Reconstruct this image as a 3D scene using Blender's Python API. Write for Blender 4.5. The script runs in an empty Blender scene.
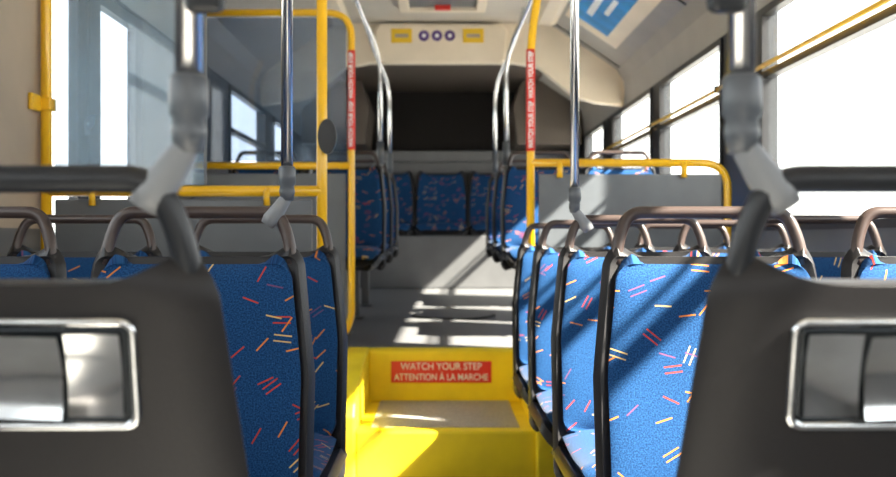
import bpy, bmesh, math, random
from mathutils import Vector, Matrix
random.seed(4)
sc=bpy.context.scene
COL=sc.collection
F=1030.0
# ------------------------------------------------------------ materials
def mat(name,col,rough=.5,metal=0,bump=0,bscale=200,var=0,vscale=6,coat=0,spec=.5):
    m=bpy.data.materials.new(name); m.use_nodes=True
    nt=m.node_tree; b=nt.nodes['Principled BSDF']
    b.inputs['Base Color'].default_value=(*col,1); b.inputs['Roughness'].default_value=rough
    b.inputs['Metallic'].default_value=metal
    b.inputs['Coat Weight'].default_value=coat
    b.inputs['Specular IOR Level'].default_value=spec
    tc=nt.nodes.new('ShaderNodeTexCoord')
    if bump:
        n=nt.nodes.new('ShaderNodeTexNoise'); n.inputs['Scale'].default_value=bscale; n.inputs['Detail'].default_value=3
        nt.links.new(tc.outputs['Object'],n.inputs['Vector'])
        bp=nt.nodes.new('ShaderNodeBump'); bp.inputs['Strength'].default_value=bump; bp.inputs['Distance'].default_value=.002
        nt.links.new(n.outputs['Fac'],bp.inputs['Height']); nt.links.new(bp.outputs['Normal'],b.inputs['Normal'])
    if var:
        n=nt.nodes.new('ShaderNodeTexNoise'); n.inputs['Scale'].default_value=vscale; n.inputs['Detail'].default_value=5
        nt.links.new(tc.outputs['Object'],n.inputs['Vector'])
        r=nt.nodes.new('ShaderNodeValToRGB')
        r.color_ramp.elements[0].position=.35; r.color_ramp.elements[1].position=.7
        r.color_ramp.elements[0].color=(*[c*(1-var) for c in col],1)
        r.color_ramp.elements[1].color=(*[min(1,c*(1+var)) for c in col],1)
        nt.links.new(n.outputs['Fac'],r.inputs['Fac']); nt.links.new(r.outputs['Color'],b.inputs['Base Color'])
    return m
YEL=mat('yellow_paint',(.92,.52,.008),.3,coat=.4,var=.05)
YSTEP=mat('yellow_step_rubber',(.95,.70,.012),.5,bump=.3,bscale=90,var=.10)
STEEL=mat('brushed_steel',(.66,.66,.67),.24,1)
CHROME=mat('chrome',(.80,.82,.84),.13,1,var=.1,vscale=30)
DARKMETAL=mat('dark_tray',(.04,.045,.05),.25,.8)
SHELL=mat('seat_shell_plastic',(.019,.018,.019),.34,bump=.25,bscale=500,spec=.27)
HANDLE=mat('handle_plastic',(.055,.038,.034),.32,spec=.5)
HBLK=mat('handle_black',(.017,.019,.023),.33,spec=.4)
CLAMP=mat('clamp_grey',(.085,.095,.11),.35)
FOOT=mat('foot_grey',(.20,.21,.225),.4)
BLACK=mat('black_rubber',(.010,.010,.012),.45)
CREAM=mat('cream_panel',(.82,.71,.56),.45,var=.04)
TAN=mat('tan_panel',(.42,.34,.26),.5,var=.05)
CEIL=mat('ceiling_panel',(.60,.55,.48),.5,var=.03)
COVE=mat('cove_grey',(.34,.325,.305),.35,var=.05)
WALLG=mat('wall_grey',(.13,.132,.137),.45,var=.08)
PANEL=mat('modesty_panel_grey',(.12,.133,.15),.35,bump=.1,var=.1)
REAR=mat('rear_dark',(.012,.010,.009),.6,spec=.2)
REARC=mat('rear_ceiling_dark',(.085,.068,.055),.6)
FLOOR=mat('floor_vinyl',(.36,.35,.34),.5,bump=.2,var=.22,vscale=90)
FLOORR=mat('floor_vinyl_dark',(.15,.15,.155),.36,bump=.2,var=.3,vscale=90)
RED=mat('red_sign',(.75,.03,.02),.4); WHITE=mat('white_ink',(.85,.85,.85),.5)
PURP=mat('pictogram_purple',(.12,.06,.25),.4); BLUE=mat('poster_blue',(.02,.28,.66),.4,var=.2,vscale=8)
SIGNY=mat('sign_yellow',(.85,.55,.02),.4)
ASPH=mat('asphalt',(.42,.42,.41),.9,var=.1)
BLD=mat('building_wall',(.05,.12,.15),.8,var=.3,vscale=.6)
PANE=mat('building_glass',(.03,.06,.09),.3)
GREEN=mat('leaf_green',(.05,.10,.03),.9,var=.4,vscale=3)

def glass(name,tint,haze,hazecol):
    m=bpy.data.materials.new(name); m.use_nodes=True; nt=m.node_tree; nt.nodes.clear()
    o=nt.nodes.new('ShaderNodeOutputMaterial'); t=nt.nodes.new('ShaderNodeBsdfTransparent'); t.inputs[0].default_value=(*tint,1)
    g=nt.nodes.new('ShaderNodeBsdfGlossy'); g.inputs['Roughness'].default_value=.05
    d=nt.nodes.new('ShaderNodeBsdfDiffuse'); d.inputs[0].default_value=(*hazecol,1)
    tl=nt.nodes.new('ShaderNodeBsdfTranslucent'); tl.inputs[0].default_value=(*hazecol,1)
    md=nt.nodes.new('ShaderNodeMixShader'); md.inputs[0].default_value=.6
    nt.links.new(d.outputs[0],md.inputs[1]); nt.links.new(tl.outputs[0],md.inputs[2])
    n=nt.nodes.new('ShaderNodeTexNoise'); n.inputs['Scale'].default_value=3; n.inputs['Detail'].default_value=6
    tc=nt.nodes.new('ShaderNodeTexCoord'); nt.links.new(tc.outputs['Object'],n.inputs['Vector'])
    mm=nt.nodes.new('ShaderNodeMath'); mm.operation='MULTIPLY'; mm.inputs[1].default_value=haze*2
    nt.links.new(n.outputs['Fac'],mm.inputs[0])
    m1=nt.nodes.new('ShaderNodeMixShader'); nt.links.new(mm.outputs[0],m1.inputs[0])
    nt.links.new(t.outputs[0],m1.inputs[1]); nt.links.new(md.outputs[0],m1.inputs[2])
    m2=nt.nodes.new('ShaderNodeMixShader'); m2.inputs[0].default_value=.06
    nt.links.new(m1.outputs[0],m2.inputs[1]); nt.links.new(g.outputs[0],m2.inputs[2])
    nt.links.new(m2.outputs[0],o.inputs[0]); return m
GLW=glass('window_glass',(.95,.97,.97),.01,(.6,.7,.8))
GLP=glass('partition_glass',(.86,.92,.98),.24,(.50,.68,.84))
GLB=glass('tinted_partition_glass',(.58,.64,.74),.11,(.26,.40,.56))

def fabric():
    m=bpy.data.materials.new('blue_confetti_fabric'); m.use_nodes=True; nt=m.node_tree; L=nt.links
    b=nt.nodes['Principled BSDF']; b.inputs['Roughness'].default_value=.85; b.inputs['Sheen Weight'].default_value=.06
    b.inputs['Specular IOR Level'].default_value=.12
    N=lambda t:nt.nodes.new(t)
    uv=N('ShaderNodeUVMap'); oi=N('ShaderNodeObjectInfo')
    mu=N('ShaderNodeVectorMath'); mu.operation='SCALE'; mu.inputs[0].default_value=(7,5,0); L.new(oi.outputs['Random'],mu.inputs['Scale'])
    ad=N('ShaderNodeVectorMath'); ad.operation='ADD'; L.new(uv.outputs[0],ad.inputs[0]); L.new(mu.outputs[0],ad.inputs[1])
    def dashes(scale,off,keep,double,ln,wd):
        s=N('ShaderNodeVectorMath'); s.operation='MULTIPLY_ADD'; s.inputs[1].default_value=(scale,scale,0); s.inputs[2].default_value=off
        L.new(ad.outputs[0],s.inputs[0])
        v=N('ShaderNodeTexVoronoi'); v.voronoi_dimensions='2D'; v.inputs['Scale'].default_value=1; v.inputs['Randomness'].default_value=.8
        L.new(s.outputs[0],v.inputs['Vector'])
        d=N('ShaderNodeVectorMath'); d.operation='SUBTRACT'; L.new(s.outputs[0],d.inputs[0]); L.new(v.outputs['Position'],d.inputs[1])
        sep=N('ShaderNodeSeparateColor'); L.new(v.outputs['Color'],sep.inputs[0])
        an=N('ShaderNodeMath'); an.operation='MULTIPLY_ADD'; an.inputs[1].default_value=1.9; an.inputs[2].default_value=-1.2; L.new(sep.outputs[0],an.inputs[0])
        r=N('ShaderNodeVectorRotate'); r.rotation_type='Z_AXIS'; L.new(d.outputs[0],r.inputs['Vector']); L.new(an.outputs[0],r.inputs['Angle'])
        sx=N('ShaderNodeSeparateXYZ'); L.new(r.outputs[0],sx.inputs[0])
        def A(sock):
            a=N('ShaderNodeMath'); a.operation='ABSOLUTE'; L.new(sock,a.inputs[0]); return a.outputs[0]
        def LT(sock,val):
            c=N('ShaderNodeMath'); c.operation='LESS_THAN'; c.inputs[1].default_value=val; L.new(sock,c.inputs[0]); return c
        a1=LT(A(sx.outputs[0]),ln)
        yy=A(sx.outputs[1])
        if double:
            sb=N('ShaderNodeMath'); sb.operation='SUBTRACT'; sb.inputs[1].default_value=.10; L.new(yy,sb.inputs[0]); yy=A(sb.outputs[0])
        a2=LT(yy,wd)
        m1=N('ShaderNodeMath'); m1.operation='MULTIPLY'; L.new(a1.outputs[0],m1.inputs[0]); L.new(a2.outputs[0],m1.inputs[1])
        k=N('ShaderNodeMath'); k.operation='GREATER_THAN'; k.inputs[1].default_value=keep; L.new(sep.outputs[2],k.inputs[0])
        m2=N('ShaderNodeMath'); m2.operation='MULTIPLY'; L.new(m1.outputs[0],m2.inputs[0]); L.new(k.outputs[0],m2.inputs[1])
        cr=N('ShaderNodeValToRGB'); cr.color_ramp.interpolation='CONSTANT'
        e=cr.color_ramp.elements; e[0].color=(.45,.045,.03,1); e[1].position=.25; e[1].color=(.62,.20,.035,1)
        x=e.new(.65); x.color=(.62,.42,.16,1); x=e.new(.84); x.color=(.14,.06,.14,1)
        L.new(sep.outputs[1],cr.inputs[0]); return m2.outputs[0],cr.outputs[0]
    n=N('ShaderNodeTexNoise'); n.inputs['Scale'].default_value=330; n.inputs['Detail'].default_value=2; L.new(uv.outputs[0],n.inputs['Vector'])
    base=N('ShaderNodeValToRGB'); base.color_ramp.elements[0].position=.33; base.color_ramp.elements[1].position=.72
    base.color_ramp.elements[0].color=(.004,.026,.090,1); base.color_ramp.elements[1].color=(.016,.084,.225,1)
    L.new(n.outputs['Fac'],base.inputs[0]); cur=base.outputs[0]
    for sc_,of,kp,db,ln,wd in ((18,(0,0,0),.70,True,.30,.024),(21,(3.3,7.7,0),.46,False,.33,.030)):
        f,c=dashes(sc_,of,kp,db,ln,wd)
        mx=N('ShaderNodeMix'); mx.data_type='RGBA'; L.new(f,mx.inputs[0]); L.new(cur,mx.inputs[6]); L.new(c,mx.inputs[7]); cur=mx.outputs[2]
    L.new(cur,b.inputs['Base Color'])
    bp=N('ShaderNodeBump'); bp.inputs['Strength'].default_value=.4; bp.inputs['Distance'].default_value=.001
    L.new(n.outputs['Fac'],bp.inputs['Height']); L.new(bp.outputs[0],b.inputs['Normal'])
    return m
FAB=fabric()
# ------------------------------------------------------------ helpers
def grp(name,loc=(0,0,0)):
    e=bpy.data.objects.new(name,None); e.location=loc; e.empty_display_size=.1; COL.objects.link(e); return e
def add(name,me,m=None,parent=None,smooth=False):
    o=bpy.data.objects.new(name,me); COL.objects.link(o)
    if m and not me.materials: me.materials.append(m)
    if smooth:
        for p in me.polygons: p.use_smooth=True
    if parent: o.parent=parent; o.location=o.location-Vector(parent.location)
    return o
def box(name,x0,x1,y0,y1,z0,z1,m,parent=None,bev=0,seg=2):
    bm=bmesh.new(); bmesh.ops.create_cube(bm,size=1)
    c=Vector(((x0+x1)/2,(y0+y1)/2,(z0+z1)/2))
    for v in bm.verts: v.co=Vector((v.co.x*(x1-x0),v.co.y*(y1-y0),v.co.z*(z1-z0)))
    if bev: bmesh.ops.bevel(bm,geom=bm.edges[:],offset=bev,segments=seg,profile=.5,affect='EDGES')
    me=bpy.data.meshes.new(name); bm.to_mesh(me); bm.free()
    o=add(name,me,m); o.location=c
    if parent: o.parent=parent; o.location=c-Vector(parent.location)
    return o
def prism(name,pts,axis,a0,a1,m,parent=None,bev=0):
    def P(p,a): return Vector((a,p[0],p[1])) if axis=='x' else Vector((p[0],a,p[1]))
    bm=bmesh.new(); A=[bm.verts.new(P(p,a0)) for p in pts]; B=[bm.verts.new(P(p,a1)) for p in pts]
    bm.faces.new(A); bm.faces.new(B[::-1]); n=len(pts)
    for i in range(n): bm.faces.new((A[i],B[i],B[(i+1)%n],A[(i+1)%n]))
    bmesh.ops.recalc_face_normals(bm,faces=bm.faces[:])
    if bev: bmesh.ops.bevel(bm,geom=bm.edges[:],offset=bev,segments=2,profile=.5,affect='EDGES')
    me=bpy.data.meshes.new(name); bm.to_mesh(me); bm.free(); return add(name,me,m,parent)
def tubemesh(name,pts,r,fillet=0,sides=14,radii=None,endr=None):
    pts=[Vector(p) for p in pts]; path=[pts[0]]
    for i in range(1,len(pts)-1):
        p=pts[i]
        if fillet:
            a=pts[i-1]-p; b=pts[i+1]-p; f=min(fillet,a.length*.48,b.length*.48)
            s=p+a.normalized()*f; e=p+b.normalized()*f
            for k in range(9):
                t=k/8; path.append(s*(1-t)**2+p*2*t*(1-t)+e*t*t)
        else: path.append(p)
    path.append(pts[-1])
    R=list(radii) if radii else [r]*len(path)
    if endr: R[0]=R[-1]=endr
    bm=bmesh.new(); rings=[]; prev=None
    for i,p in enumerate(path):
        t=(path[min(i+1,len(path)-1)]-path[max(i-1,0)]).normalized()
        if prev is None:
            u=t.orthogonal().normalized()
        else: u=(prev-t*prev.dot(t)).normalized()
        prev=u; w=t.cross(u)
        rings.append([bm.verts.new(p+(u*math.cos(2*math.pi*k/sides)+w*math.sin(2*math.pi*k/sides))*R[i]) for k in range(sides)])
    for a,b in zip(rings,rings[1:]):
        for k in range(sides): bm.faces.new((a[k],a[(k+1)%sides],b[(k+1)%sides],b[k]))
    bm.faces.new(rings[0][::-1]); bm.faces.new(rings[-1])
    bmesh.ops.recalc_face_normals(bm,faces=bm.faces[:])
    me=bpy.data.meshes.new(name); bm.to_mesh(me); bm.free()
    for p in me.polygons: p.use_smooth=len(p.vertices)==4
    return me
def tube(name,pts,r,m,parent=None,fillet=0,radii=None):
    return add(name,tubemesh(name,pts,r,fillet,radii=radii),m,parent)
def disc(name,c,r,th,m,parent=None,axis='y',sx=1,sz=1):
    bm=bmesh.new(); bmesh.ops.create_cone(bm,cap_ends=True,segments=36,radius1=r,radius2=r,depth=th)
    if axis=='y': bmesh.ops.rotate(bm,verts=bm.verts[:],cent=(0,0,0),matrix=Matrix.Rotation(math.pi/2,3,'X'))
    for v in bm.verts: v.co.x*=sx; v.co.z*=sz if axis=='y' else 1
    bmesh.ops.bevel(bm,geom=bm.edges[:],offset=min(th*.3,.004),segments=2,affect='EDGES')
    me=bpy.data.meshes.new(name); bm.to_mesh(me); bm.free(); o=add(name,me,m,None); o.location=c
    if parent: o.parent=parent; o.location=Vector(c)-Vector(parent.location)
    return o
def text(name,s,size,loc,rot,m,parent=None,width=None,ext=.0006,off=.0008):
    cu=bpy.data.curves.new(name,'FONT'); cu.body=s; cu.size=size; cu.align_x='CENTER'; cu.align_y='CENTER'; cu.extrude=ext; cu.offset=off
    t=bpy.data.objects.new(name+'_c',cu); COL.objects.link(t); bpy.context.view_layer.update()
    me=bpy.data.meshes.new_from_object(t.evaluated_get(bpy.context.evaluated_depsgraph_get())); bpy.data.objects.remove(t)
    me.materials.clear(); me.name=name
    if width:
        xs=[v.co.x for v in me.vertices]; k=width/(max(xs)-min(xs))
        for v in me.vertices: v.co.x*=k
    o=add(name,me,m); o.rotation_euler=rot; o.location=loc
    if parent: o.parent=parent; o.location=Vector(loc)-Vector(parent.location)
    return o
def surf(name,fn,nu,nv,thick,flip=False,cosv=True):
    bm=bmesh.new(); uvl=bm.loops.layers.uv.new('UVMap'); g=[]; uvd={}
    for j in range(nv+1):
        t=j/nv; v=(1-math.cos(math.pi*t))/2 if cosv else t; row=[]
        for i in range(nu+1):
            t2=i/nu; u=-math.cos(math.pi*t2)
            u=.55*u+.45*(2*t2-1)
            p,uv=fn(u,v); q=bm.verts.new(p); uvd[q]=uv; row.append(q)
        g.append(row)
    for j in range(nv):
        for i in range(nu):
            f=(g[j][i],g[j][i+1],g[j+1][i+1],g[j+1][i]); f=bm.faces.new(f if not flip else f[::-1])
            for l in f.loops: l[uvl].uv=uvd[l.vert]
    me=bpy.data.meshes.new(name); bm.to_mesh(me); bm.free()
    o=bpy.data.objects.new(name,me); COL.objects.link(o)
    s=o.modifiers.new('s','SOLIDIFY'); s.thickness=thick; s.offset=-1
    b=o.modifiers.new('b','BEVEL'); b.width=min(.006,thick*.35); b.segments=3; b.limit_method='ANGLE'; b.angle_limit=math.radians(50)
    bpy.context.view_layer.update()
    m2=bpy.data.meshes.new_from_object(o.evaluated_get(bpy.context.evaluated_depsgraph_get())); bpy.data.objects.remove(o)
    m2.name=name
    for p in m2.polygons: p.use_smooth=True
    return m2
# ------------------------------------------------------------ seat parts (shared meshes), seat faces -Y
def yrec(z): return .09*(z-.45)/.45
def hwid(z,z0,z1,r,W0,W1):
    t=min(1,max(0,(z-.70)/.21)); W=W0+(W1-W0)*t
    for d in (z1-z,z-z0):
        d=max(d,0)
        if d<r: W=W-r+math.sqrt(max(0,r*r-(r-d)**2))
    return W
def f_shell(u,v):
    z=.36+.556*v; h=hwid(z,.36,.916,.018,.216,.190)
    return Vector((u*h,yrec(z)-.016*abs(u)**7+.004,z)),(u*h,z)
def f_pad(u,v):
    z=.47+.432*v; h=hwid(z,.47,.902,.03,.203,.178)
    e=(1-abs(u)**8)*(1-abs(2*v-1)**10)
    y=yrec(z)-.016*abs(u)**6-.004-.018*e+.006*math.exp(-((z-.72)/.1)**2)
    return Vector((u*h,y,z)),(u*h,z)
def f_cush(u,v):
    y=.0-.40*v; W=.205
    d=.4+y
    if d<.05: W=W-.05+math.sqrt(max(0,.0025-(.05-d)**2))
    e=(1-abs(u)**6); z=.455+.02*e-.012*math.sin(v*math.pi)- (.05*((v-.85)/.15)**2 if v>.85 else 0)
    return Vector((u*W,y,z)),(u*W+.7,y)
def f_pan(u,v):
    y=.03-.435*v; W=.216
    d=.405+y
    if d<.05: W=W-.05+math.sqrt(max(0,.0025-(.05-d)**2))
    z=.415-(.05*((v-.85)/.15)**2 if v>.85 else 0)+.02*abs(u)**6
    return Vector((u*W,y,z)),(u*W,y)
M_shell=surf('shell',f_shell,22,30,.026); M_pad=surf('pad',f_pad,24,26,.02)
M_cush=surf('cush',f_cush,20,20,.045,flip=True); M_pan=surf('pan',f_pan,20,20,.03,flip=True)
for me,m in ((M_shell,SHELL),(M_pad,FAB),(M_cush,FAB),(M_pan,SHELL)):
    me.materials.clear(); me.materials.append(m)
M_handle=tubemesh('handle',[(-.178,.095,.90),(-.171,.103,.95),(-.150,.110,1.0),(.150,.110,1.0),(.171,.103,.95),(.178,.095,.90)],.0118,.05,endr=.0118)
M_handle.materials.append(HANDLE)
def rring(name,w,h,r,band,th):
    def loop(w,h,r):
        L=[]
        for cx,cz,a0 in ((w-r,h-r,0),(-w+r,h-r,90),(-w+r,-h+r,180),(w-r,-h+r,270)):
            for k in range(7):
                a=math.radians(a0+k*15); L.append((cx+r*math.cos(a),cz+r*math.sin(a)))
        return L
    bm=bmesh.new(); prof=[(0,0),(0,1),(.3,1.4),(.6,1.2),(1,.2),(1,-1.5)]
    rings=[]
    for t,hh in prof:
        k=band*t; L=loop(w-k,h-k,max(.002,r-k)); rings.append([bm.verts.new((x,hh*th,z)) for x,z in L])
    n=len(rings[0])
    for a,b in zip(rings,rings[1:]):
        for i in range(n): bm.faces.new((a[i],a[(i+1)%n],b[(i+1)%n],b[i]))
    bmesh.ops.recalc_face_normals(bm,faces=bm.faces[:])
    me=bpy.data.meshes.new(name); bm.to_mesh(me); bm.free()
    for p in me.polygons: p.use_smooth=True
    return me
ZB=.836; RM=Matrix.Rotation(-math.atan(.2),4,'X'); TM=Matrix.Translation((0,yrec(ZB)+.031,ZB))
M_ring=rring('ring',.136,.049,.014,.0095,.004); M_ring.transform(RM); M_ring.transform(TM); M_ring.materials.append(CHROME)
def localbox(x0,x1,z0,z1,y0,y1,m,bev=.003):
    o=box('t',x0,x1,y0,y1,z0,z1,m,None,bev); me=o.data; me.transform(Matrix.Translation(o.location)); bpy.data.objects.remove(o)
    me.transform(RM); me.transform(TM); return me
def scoop(x0,x1,h,amp,m,tw=0):
    bm=bmesh.new(); g=[]
    for j in range(13):
        t=-1+j/6; row=[]
        for i in range(9):
            s=i/8; row.append(bm.verts.new((x0+(x1-x0)*s,.0015+amp*(t*t)+tw*(2*s-1)**2,t*h)))
        g.append(row)
    for j in range(12):
        for i in range(8): bm.faces.new((g[j][i],g[j+1][i],g[j+1][i+1],g[j][i+1]))
    bmesh.ops.recalc_face_normals(bm,faces=bm.faces[:])
    me=bpy.data.meshes.new('scoop'); bm.to_mesh(me); bm.free()
    for p in me.polygons: p.use_smooth=True
    me.materials.append(m); me.transform(RM); me.transform(TM); return me
M_tray=localbox(-.128,.128,-.041,.041,-.003,.0012,DARKMETAL)
M_plL=scoop(-.122,-.076,.036,.004,CHROME,.001)
M_plR=scoop(.076,.122,.036,.004,CHROME,.001)
M_plC=scoop(-.073,.073,.036,.009,CHROME,.004)
def legmesh():
    bm=bmesh.new()
    def b(x0,x1,y0,y1,z0,z1):
        r=bmesh.ops.create_cube(bm,size=1)['verts']
        for v in r: v.co=Vector(((x0+x1)/2+v.co.x*(x1-x0),(y0+y1)/2+v.co.y*(y1-y0),(z0+z1)/2+v.co.z*(z1-z0)))
    b(-.025,.025,-.22,-.16,.012,.37); b(-.05,.05,-.30,-.08,0,.012); b(-.18,.18,-.22,-.17,.36,.392)
    me=bpy.data.meshes.new('leg'); bm.to_mesh(me); bm.free(); me.materials.append(WALLG); return me
M_leg=legmesh()
M_handleB=M_handle.copy(); M_handleB.materials.clear(); M_handleB.materials.append(HBLK)
def seat(x,y,z0=0,rot=0,leg=True,name='bus_seat',black=False,parent=None,handle=True):
    e=parent or grp(name,(x,y,z0))
    e.rotation_euler=(0,0,rot)
    parts=[('back_shell',M_shell),('back_cushion',M_pad),('seat_cushion',M_cush),('seat_pan',M_pan),
        ('recess_frame',M_ring),('recess_tray',M_tray),('recess_plate_1',M_plL),('recess_plate_2',M_plR),('recess_cup',M_plC)]
    if handle: parts.append(('grab_handle',M_handleB if black else M_handle))
    if leg: parts.append(('pedestal_leg',M_leg))
    for nm,me in parts:
        o=bpy.data.objects.new(nm,me); COL.objects.link(o); o.parent=e
    return e
# ------------------------------------------------------------ shell
WX=1.25; Y0=-2.6; Y1=9.8; ZC=2.42
box('floor',-WX-.06,WX+.06,Y0,Y1,-.06,0,FLOOR)
def zf(y): return .42+.09*max(0,(y-4.90))/4.1
pl=grp('rear_platform')
prism('aisle_deck',[(4.90,0),(4.90,.42),(9.0,.51),(9.78,.51),(9.78,0)],'x',-WX+.002,WX-.002,FLOORR,pl)
box('deck_side',.46,WX-.002,4.28,4.898,0,.42,FLOORR,pl)
o=disc('floor_hatch_rim',(0.07,6.6,zf(6.6)+.002),.27,.008,BLACK,pl,axis='z'); o.rotation_euler=(math.atan(.09/4.1),0,0)
o=disc('floor_hatch_lid',(0.07,6.6,zf(6.6)+.004),.25,.010,FLOORR,pl,axis='z'); o.rotation_euler=(math.atan(.09/4.1),0,0)
st=grp('yellow_aisle_step',(0,4.06,0))
box('lower_step_riser',-.36,.36,4.06,4.14,0,.192,YSTEP,st,.012)
box('lower_step_body',-.36,.36,4.13,4.86,0,.183,YSTEP,st)
box('lower_step_tread',-.30,.30,4.16,4.84,.183,.190,FLOOR,st,.002)
box('upper_riser',-.36,.36,4.83,4.899,.18,.424,YSTEP,st,.012)
for s,n in ((-1,'cheek_1'),(1,'cheek_2')):
    a,b=sorted((s*.355,s*.455))
    prism(n,[(4.03,0),(4.03,.25),(4.08,.30),(4.50,.40),(4.70,.43),(4.898,.435),(4.898,0)],'x',a,b,YSTEP,st,.01)
box('upper_nosing',-.45,.45,4.86,4.94,.421,.428,YSTEP,st,.002)
box('warning_plate',-.25,.22,4.822,4.83,.275,.375,RED,st,.002)
text('warning_line_1','WATCH YOUR STEP',.046,(-.015,4.8212,.350),(math.pi/2,0,0),WHITE,st,.38,off=.0003)
text('warning_line_2','ATTENTION À LA MARCHE',.044,(-.015,4.8212,.300),(math.pi/2,0,0),WHITE,st,.44,off=.0003)

def side_wall(name,s,pillars,door=None):
    e=grp(name); x0,x1=sorted((s*WX,s*(WX+.06)))
    if door:
        for k,(a,b) in enumerate(((Y0,door[0]),(door[1],Y1))): box('lower_panel_%d'%k,x0,x1,a,b,0,.98,WALLG,e)
    else: box('lower_panel',x0,x1,Y0,Y1,0,.98,WALLG,e)
    box('header',x0,x1,Y0,Y1,1.85,ZC,BLACK,e)
    for k,(a,b,m) in enumerate(pillars): box('pillar_%d'%k,x0,x1,a,b,.98,1.85,m,e)
    return e
side_wall('wall_right',1,[(Y0,-2.4,BLACK),(-.9,-.8,BLACK),(.8,.9,BLACK),(2.50,2.56,BLACK),(4.06,4.62,BLACK),(5.92,6.15,BLACK),(7.5,7.9,BLACK),(8.9,Y1,BLACK)])
side_wall('wall_left',-1,[(Y0,-2.4,BLACK),(-.9,-.8,BLACK),(.8,.9,BLACK),(2.3,3.20,TAN),(4.26,6.0,WALLG),(7.25,7.6,BLACK),(8.6,Y1,BLACK)],door=(3.2,4.26))
wn=0
def window(s,a,b,z0=.98,z1=1.85):
    global wn; wn+=1; e=grp('window_%d'%wn,(s*WX,(a+b)/2,(z0+z1)/2))
    x0,x1=sorted((s*(WX-.012),s*(WX+.03))); w=.028
    box('frame_bottom',x0,x1,a,b,z0,z0+w,BLACK,e); box('frame_top',x0,x1,a,b,z1-w,z1,BLACK,e)
    box('frame_a',x0,x1,a,a+w,z0+w,z1-w,BLACK,e); box('frame_b',x0,x1,b-w,b,z0+w,z1-w,BLACK,e)
    box('transom',x0,x1,a+w,b-w,1.574,1.602,BLACK,e)
    g0,g1=sorted((s*(WX+.010),s*(WX+.016)))
    box('pane',g0,g1,a+w,b-w,z0+w,z1-w,GLW,e)
for a,b in ((-2.4,-.9),(-.8,.8),(.9,2.5),(2.56,4.06),(4.62,5.92),(6.15,7.5),(7.9,8.9)): window(1,a,b)
for a,b in ((-2.4,-.9),(-.8,.8),(.9,2.3),(6.0,7.25),(7.6,8.6)): window(-1,a,b)
cord=grp('pull_cord_rail')
tube('rail',[(WX-.035,-2.4,1.612),(WX-.035,8.8,1.612)],.009,YEL,cord)
for y in (.85,2.53,4.1,4.6,6.0,7.6): box('bracket',WX-.045,WX-.012,y-.012,y+.012,1.60,1.63,BLACK,cord)
dr=grp('door_1',(-WX,3.7,1))
x0,x1=-WX-.04,-WX-.005
for k,(a,b,wa,wb) in enumerate(((3.205,3.60,.03,.09),(3.61,4.255,.13,.08))):
    box('leaf%d_bottom'%k,x0,x1,a,b,.02,.30,BLACK,dr); box('leaf%d_top'%k,x0,x1,a,b,1.80,1.848,BLACK,dr)
    box('leaf%d_a'%k,x0,x1,a,a+wa,.30,1.80,BLACK,dr); box('leaf%d_b'%k,x0,x1,b-wb,b,.30,1.80,BLACK,dr)
    box('leaf%d_glass'%k,-WX-.025,-WX-.019,a+wa,b-wb,.30,1.80,GLW,dr)
box('ceiling',-WX-.06,WX+.06,Y0,Y1,ZC,ZC+.06,CEIL)
for s,n in ((-1,'trim_1'),(1,'trim_2')):
    prism(n,[(s*.70,ZC),(s*.76,ZC-.03),(s*1.19,2.10),(s*1.235,2.02),(s*1.249,1.86),(s*1.249,ZC)],'y',Y0,Y1-.01,COVE)
    e=grp('ceiling_lamp')
    prism('diffuser',[(s*.62,ZC-.002),(s*.64,ZC-.04),(s*.72,ZC-.05),(s*.76,ZC-.034),(s*.70,ZC-.002)],'y',0.2,6.9,CREAM,e)
def cove_plane(name,y0,y1,t0,t1,m,off,parent=None,th=.004):
    ax,az=.76,ZC-.03; bx,bz=1.19,2.10
    d=Vector((bx-ax,0,bz-az)); n=Vector((d.z,0,-d.x)).normalized()
    if n.x>0: n=-n
    pts=[]
    for t in (t0,t1): pts.append(Vector((ax,0,az))+d*t+n*off)
    q=[pts[0],pts[1],pts[1]+n*th,pts[0]+n*th]
    return prism(name,[(p.x,p.z) for p in q],'y',y0,y1,m,parent)
ad=grp('advert_poster'); cove_plane('frame',5.2,6.55,.05,.80,CREAM,.001,ad); cove_plane('print',5.4,6.4,.12,.62,BLUE,.0055,ad,.002)
cove_plane('print_band',5.6,6.2,.25,.33,WHITE,.008,ad,.001); cove_plane('print_band_2',5.65,6.0,.42,.48,WHITE,.008,ad,.001)
for y in (2.6,4.2,5.05,6.9): 
    e=grp('cove_seam_trim'); cove_plane('strip',y,y+.02,0,1,BLACK,.001,e)
h=grp('roof_hatch',(0,6.2,ZC)); 
for a in ((-.27,.27,5.85,5.91),(-.27,.27,6.49,6.55),(-.27,-.21,5.91,6.49),(.21,.27,5.91,6.49)): box('frame',a[0],a[1],a[2],a[3],ZC-.035,ZC-.001,CREAM,h,.006)
box('lid',-.21,.21,5.91,6.49,ZC-.012,ZC-.002,PANEL,h); box('latch',-.05,.05,6.42,6.47,ZC-.04,ZC-.012,RED,h,.005)
bk=grp('rear_bulkhead',(0,7,2.2))
arch=[(-1.24,ZC-.002),(-1.24,1.86),(-1.05,1.88),(-.90,1.92),(-.78,2.02),(-.66,2.12),(-.5,2.15),(.5,2.15),(.66,2.12),(.78,2.02),(.90,1.92),(1.05,1.88),(1.24,1.86),(1.24,ZC-.002)]
prism('arch_panel',arch,'y',7.02,7.12,CREAM,bk)
prism('fascia',[(-.44,2.155),(-.40,2.135),(.38,2.135),(.42,2.155),(.44,2.36),(.40,2.40),(-.42,2.40),(-.46,2.36)],'y',6.95,7.021,CREAM,bk,.012)
for x in (-.275,.208):
    box('notice',x-.07,x+.07,6.944,6.951,2.27,2.365,SIGNY,bk); box('notice_text',x-.045,x+.045,6.942,6.945,2.305,2.33,TAN,bk)
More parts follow.
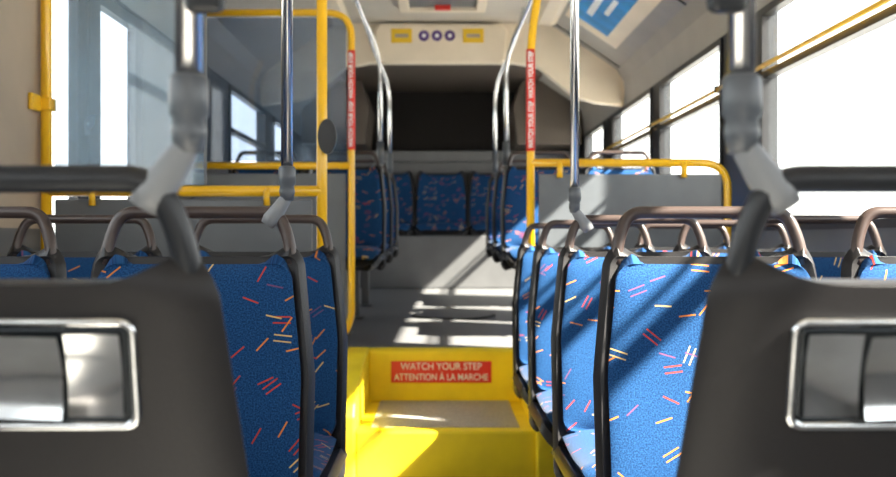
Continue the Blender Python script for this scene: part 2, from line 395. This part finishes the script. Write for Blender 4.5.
for x in (-.125,-.037,.05):
    disc('pictogram',(x,6.948,2.318),.036,.006,PURP,bk); disc('pictogram_mark',(x,6.944,2.318),.014,.003,WHITE,bk)
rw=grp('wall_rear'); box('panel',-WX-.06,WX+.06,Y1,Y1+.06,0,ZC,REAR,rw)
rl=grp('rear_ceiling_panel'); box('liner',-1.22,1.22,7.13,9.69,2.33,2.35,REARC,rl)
rc=grp('engine_cabinet'); box('cabinet_body',-WX+.01,WX-.01,9.62,9.79,.51,1.66,WALLG,rc); box('cabinet_shelf',-WX+.01,WX-.01,9.50,9.79,1.66,1.76,WALLG,rc,.01)
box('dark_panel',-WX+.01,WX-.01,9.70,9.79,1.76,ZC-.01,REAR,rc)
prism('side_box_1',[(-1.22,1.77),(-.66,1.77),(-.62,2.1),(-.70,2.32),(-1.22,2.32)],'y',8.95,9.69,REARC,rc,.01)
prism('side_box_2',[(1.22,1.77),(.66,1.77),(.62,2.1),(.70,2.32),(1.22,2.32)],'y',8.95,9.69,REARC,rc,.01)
wf=grp('wall_front_unseen'); box('dash_panel',-WX,WX,Y0-.06,Y0,0,1.15,WALLG,wf); box('top_panel',-WX,WX,Y0-.06,Y0,1.95,ZC,BLACK,wf)  # unseen bus front; windshield opening narrowed to cut light on the seats
box('windshield_post_1',-WX,-.95,Y0-.06,Y0,1.15,1.95,BLACK,wf); box('windshield_post_2',.95,WX,Y0-.06,Y0,1.15,1.95,BLACK,wf); box('windshield_divider',-.05,.05,Y0-.06,Y0,1.15,1.95,BLACK,wf)
rb=grp('rear_bench',(0,9.4,0))
box('bench_base',-WX+.01,WX-.01,9.02,9.61,.511,.975,WALLG,rb,.01)
for i in range(5):
    e=grp('bench_seat_%d'%i,(0,0,0)); seat(0,0,leg=False,parent=e,handle=False); e.location=(-.98+.49*i,0.04,.6); e.scale=(1.1,1,1.04); e.parent=rb
for s in (-1,1):
    cx=.400 if s>0 else -.417
    seat(cx,.975,0,math.pi,black=True); seat(cx+s*.45,.975,0,math.pi,black=True)
    rows=(1.86,2.58,3.28,3.96) if s>0 else (1.86,2.55)
    for y in rows: seat(s*.485,y); seat(s*.94,y)
    for y in (5.72,6.62,7.5):
        for x in (.545,.995): seat(s*x,y,zf(y-.2)+ .002)
# ------------------------------------------------------------ stanchions
def stanchion(x,y,s,base=1.0,button=None,r=.0115,top=ZC):
    e=grp('grab_pole',(x,y,base))
    tube('pole',[(x,y,base+.08),(x,y,top)],r,STEEL,e)
    tube('clamp',[(x,y,base+.088),(x,y,base+.084),(x,y,base+.055),(x,y,base+.050),(x,y,base+.040),(x,y,base+.022)],0,CLAMP,e,radii=[.0135,.0165,.017,.0135,.0155,.012])
    tube('foot',[(x,y,base+.036),(x+s*.004,y,base+.024),(x+s*.016,y,base+.006),(x+s*.030,y,base-.012),(x+s*.038,y,base-.024)],0,FOOT,e,radii=[.009,.012,.0145,.0170,.0135])
    disc('ceiling_flange',(x,y,top-.006),.03,.01,STEEL,e,axis='z')
    if button:
        bx=x+button*.017
        box('stop_button_housing',bx-.017,bx+.017,y-.026,y-.006,base+.136,base+.21,HBLK,e,.009,3)
        disc('stop_button',(bx,y-.028,base+.157),.009,.006,RED,e)
stanchion(-.240,.868,-1,button=1); stanchion(.226,.868,1,button=-1)
stanchion(-.318,1.965,-1,1.0); stanchion(.326,2.685,1,.995)
# ------------------------------------------------------------ yellow partitions
def label(x,y,z0,z1,e,r=.0175):
    tube('label_sleeve',[(x,y,z0),(x,y,z1)],r+.001,RED,e)
    text('label_text','WATCH YOUR STEP  WATCH YOUR STEP',.028,(x,y-r-.003,(z0+z1)/2),(math.pi/2,-math.pi/2,0),WHITE,e,(z1-z0)*.95)
PY=3.15
p=grp('glass_partition',(-.8,PY,0)); R=.0165
tube('aisle_post',[(-.385,PY,0),(-.385,PY,ZC)],R,YEL,p)
tube('wall_post',[(-1.228,PY,0),(-1.228,PY,1.93),(-1.17,PY,2.06),(-1.17,PY,2.09)],R,YEL,p,.08)
tube('mid_rail',[(-1.228,PY,1.095),(-.385,PY,1.095)],R,YEL,p)
box('post_clamp_1',-1.247,-1.205,PY-.025,PY+.025,1.34,1.38,YEL,p,.006)
box('post_clamp_2',-1.249,-1.235,PY-.09,PY-.02,1.335,1.385,YEL,p,.004)
box('modesty_panel',-1.20,-.415,PY-.008,PY+.008,.25,1.07,PANEL,p,.004)
box('glass_panel',-1.20,-.745,PY-.004,PY+.004,1.115,2.02,GLP,p)
box('glass_edge',-.745,-.738,PY-.006,PY+.006,1.115,2.02,PANEL,p)
for x in (-1.08,-.55): 
    tube('rail_bracket',[(x,PY,1.10),(x,PY-.025,1.09),(x,PY-.022,1.05)],.010,YEL,p)
disc('stop_button_housing',(-.365,PY-.035,1.258),.028,.03,HBLK,p,sz=1.9)
p=grp('step_guard_rail',(-.8,4.87,.42))
tube('loop',[(-1.22,4.88,2.02),(-.44,4.88,2.02),(-.44,4.88,.55),(-.52,4.92,.437)],R,YEL,p,.12)
tube('cross_rail',[(-1.22,4.88,1.295),(-.44,4.88,1.295)],R,YEL,p)
box('modesty_panel',-1.20,-.47,4.905,4.92,.46,1.26,PANEL,p,.004)
box('glass_panel',-1.20,-.465,4.875,4.883,1.315,1.995,GLB,p)
label(-.44,4.88,1.37,1.84,p)
p=grp('aisle_guard_rail',(.8,4.25,0))
tube('post',[(.352,4.25,.35),(.352,4.25,1.78),(.40,4.25,2.05),(.44,4.25,ZC)],R,YEL,p,.15)
tube('cross_rail',[(.352,4.25,1.262),(1.165,4.25,1.262),(1.165,4.25,.2),(1.165,4.25,.0)],R,YEL,p,.11)
box('modesty_panel',.385,1.14,4.243,4.257,.45,1.215,PANEL,p,.004)
for x in (.47,.98): tube('rail_bracket',[(x,4.25,1.262),(x,4.225,1.25),(x,4.228,1.20)],.012,YEL,p)
label(.352,4.25,1.31,1.73,p)
for s in (-1,1):
    for y,xx in ((5.90,.36),(7.05,.36)):
        z=zf(y)+.96; e=grp('curved_grab_rail',(s*xx,y,z))
        tube('rail',[(s*xx,y,z),(s*xx,y,2.0),(s*(xx+.12),y-.25,2.25),(s*(xx+.16),y-.5,ZC)],.0125,STEEL,e,.14)
        tube('clamp',[(s*xx,y,z-.03),(s*xx,y,z+.10)],.020,CLAMP,e)
for s in (-1,1):
    e=grp('overhead_rail'); tube('rail',[(s*.48,-.5,2.2),(s*.48,3.0,2.2)],.015,YEL if s<0 else STEEL,e)
    for y in (-.3,1.2,2.9): tube('hanger',[(s*.48,y,2.2),(s*.48,y,ZC)],.01,STEEL,e)
# ------------------------------------------------------------ exterior
box('ground',-80,80,-80,80,-.40,-.36,ASPH)
b=grp('distant_building',(30,20,0)); box('block',28,34,-20,60,-.35,1.9,BLD,b)
for i in range(12): box('pane',27.9,28,-18+i*6,-14.5+i*6,.4,1.5,PANE,b)
b2=grp('distant_building',(-30,20,0)); box('block',-34,-28,-10,70,-.35,1.9,BLD,b2)
for k,(x,y) in enumerate(((12,9),(14,16),(13,24))):
    e=grp('shrub',(x,y,-.36)); 
    for j in range(6):
        bm=bmesh.new(); bmesh.ops.create_icosphere(bm,subdivisions=3,radius=.7)
        for v in bm.verts: v.co*=1+random.uniform(-.12,.12)
        me=bpy.data.meshes.new('clump'); bm.to_mesh(me); bm.free(); o=add('foliage_%d'%j,me,GREEN); o.parent=e; o.location=(random.uniform(-.8,.8),random.uniform(-1,1),.6+random.uniform(0,.4))
# ------------------------------------------------------------ light
w=bpy.data.worlds.new('sky'); sc.world=w; w.use_nodes=True; nt=w.node_tree; bg=nt.nodes['Background']
tc=nt.nodes.new('ShaderNodeTexCoord'); sx=nt.nodes.new('ShaderNodeSeparateXYZ'); nt.links.new(tc.outputs['Generated'],sx.inputs[0])
cr=nt.nodes.new('ShaderNodeValToRGB'); cr.color_ramp.elements[0].position=0; cr.color_ramp.elements[0].color=(1,.96,.90,1)
cr.color_ramp.elements[1].position=.6; cr.color_ramp.elements[1].color=(.86,.92,1,1)
nt.links.new(sx.outputs[2],cr.inputs[0]); nt.links.new(cr.outputs[0],bg.inputs[0]); bg.inputs[1].default_value=4.2
sl=bpy.data.lights.new('sun','SUN'); sl.energy=64; sl.angle=.02; sl.color=(1,.90,.76)
so=bpy.data.objects.new('sun',sl); COL.objects.link(so); so.location=(6,-3,6)
so.rotation_euler=Vector((-1,.36,-.92)).to_track_quat('-Z','Y').to_euler()
sc.view_settings.view_transform='Standard'
# ------------------------------------------------------------ camera
cd=bpy.data.cameras.new('camera'); cd.lens=F/896*36; cd.sensor_width=36; cd.shift_x=10/896; cd.clip_start=.02
cd.dof.use_dof=True; cd.dof.focus_distance=1.9; cd.dof.aperture_fstop=5.2
co=bpy.data.objects.new('camera',cd); COL.objects.link(co); co.location=(-.03,0,.95); co.rotation_euler=(math.pi/2,0,0)
sc.camera=co
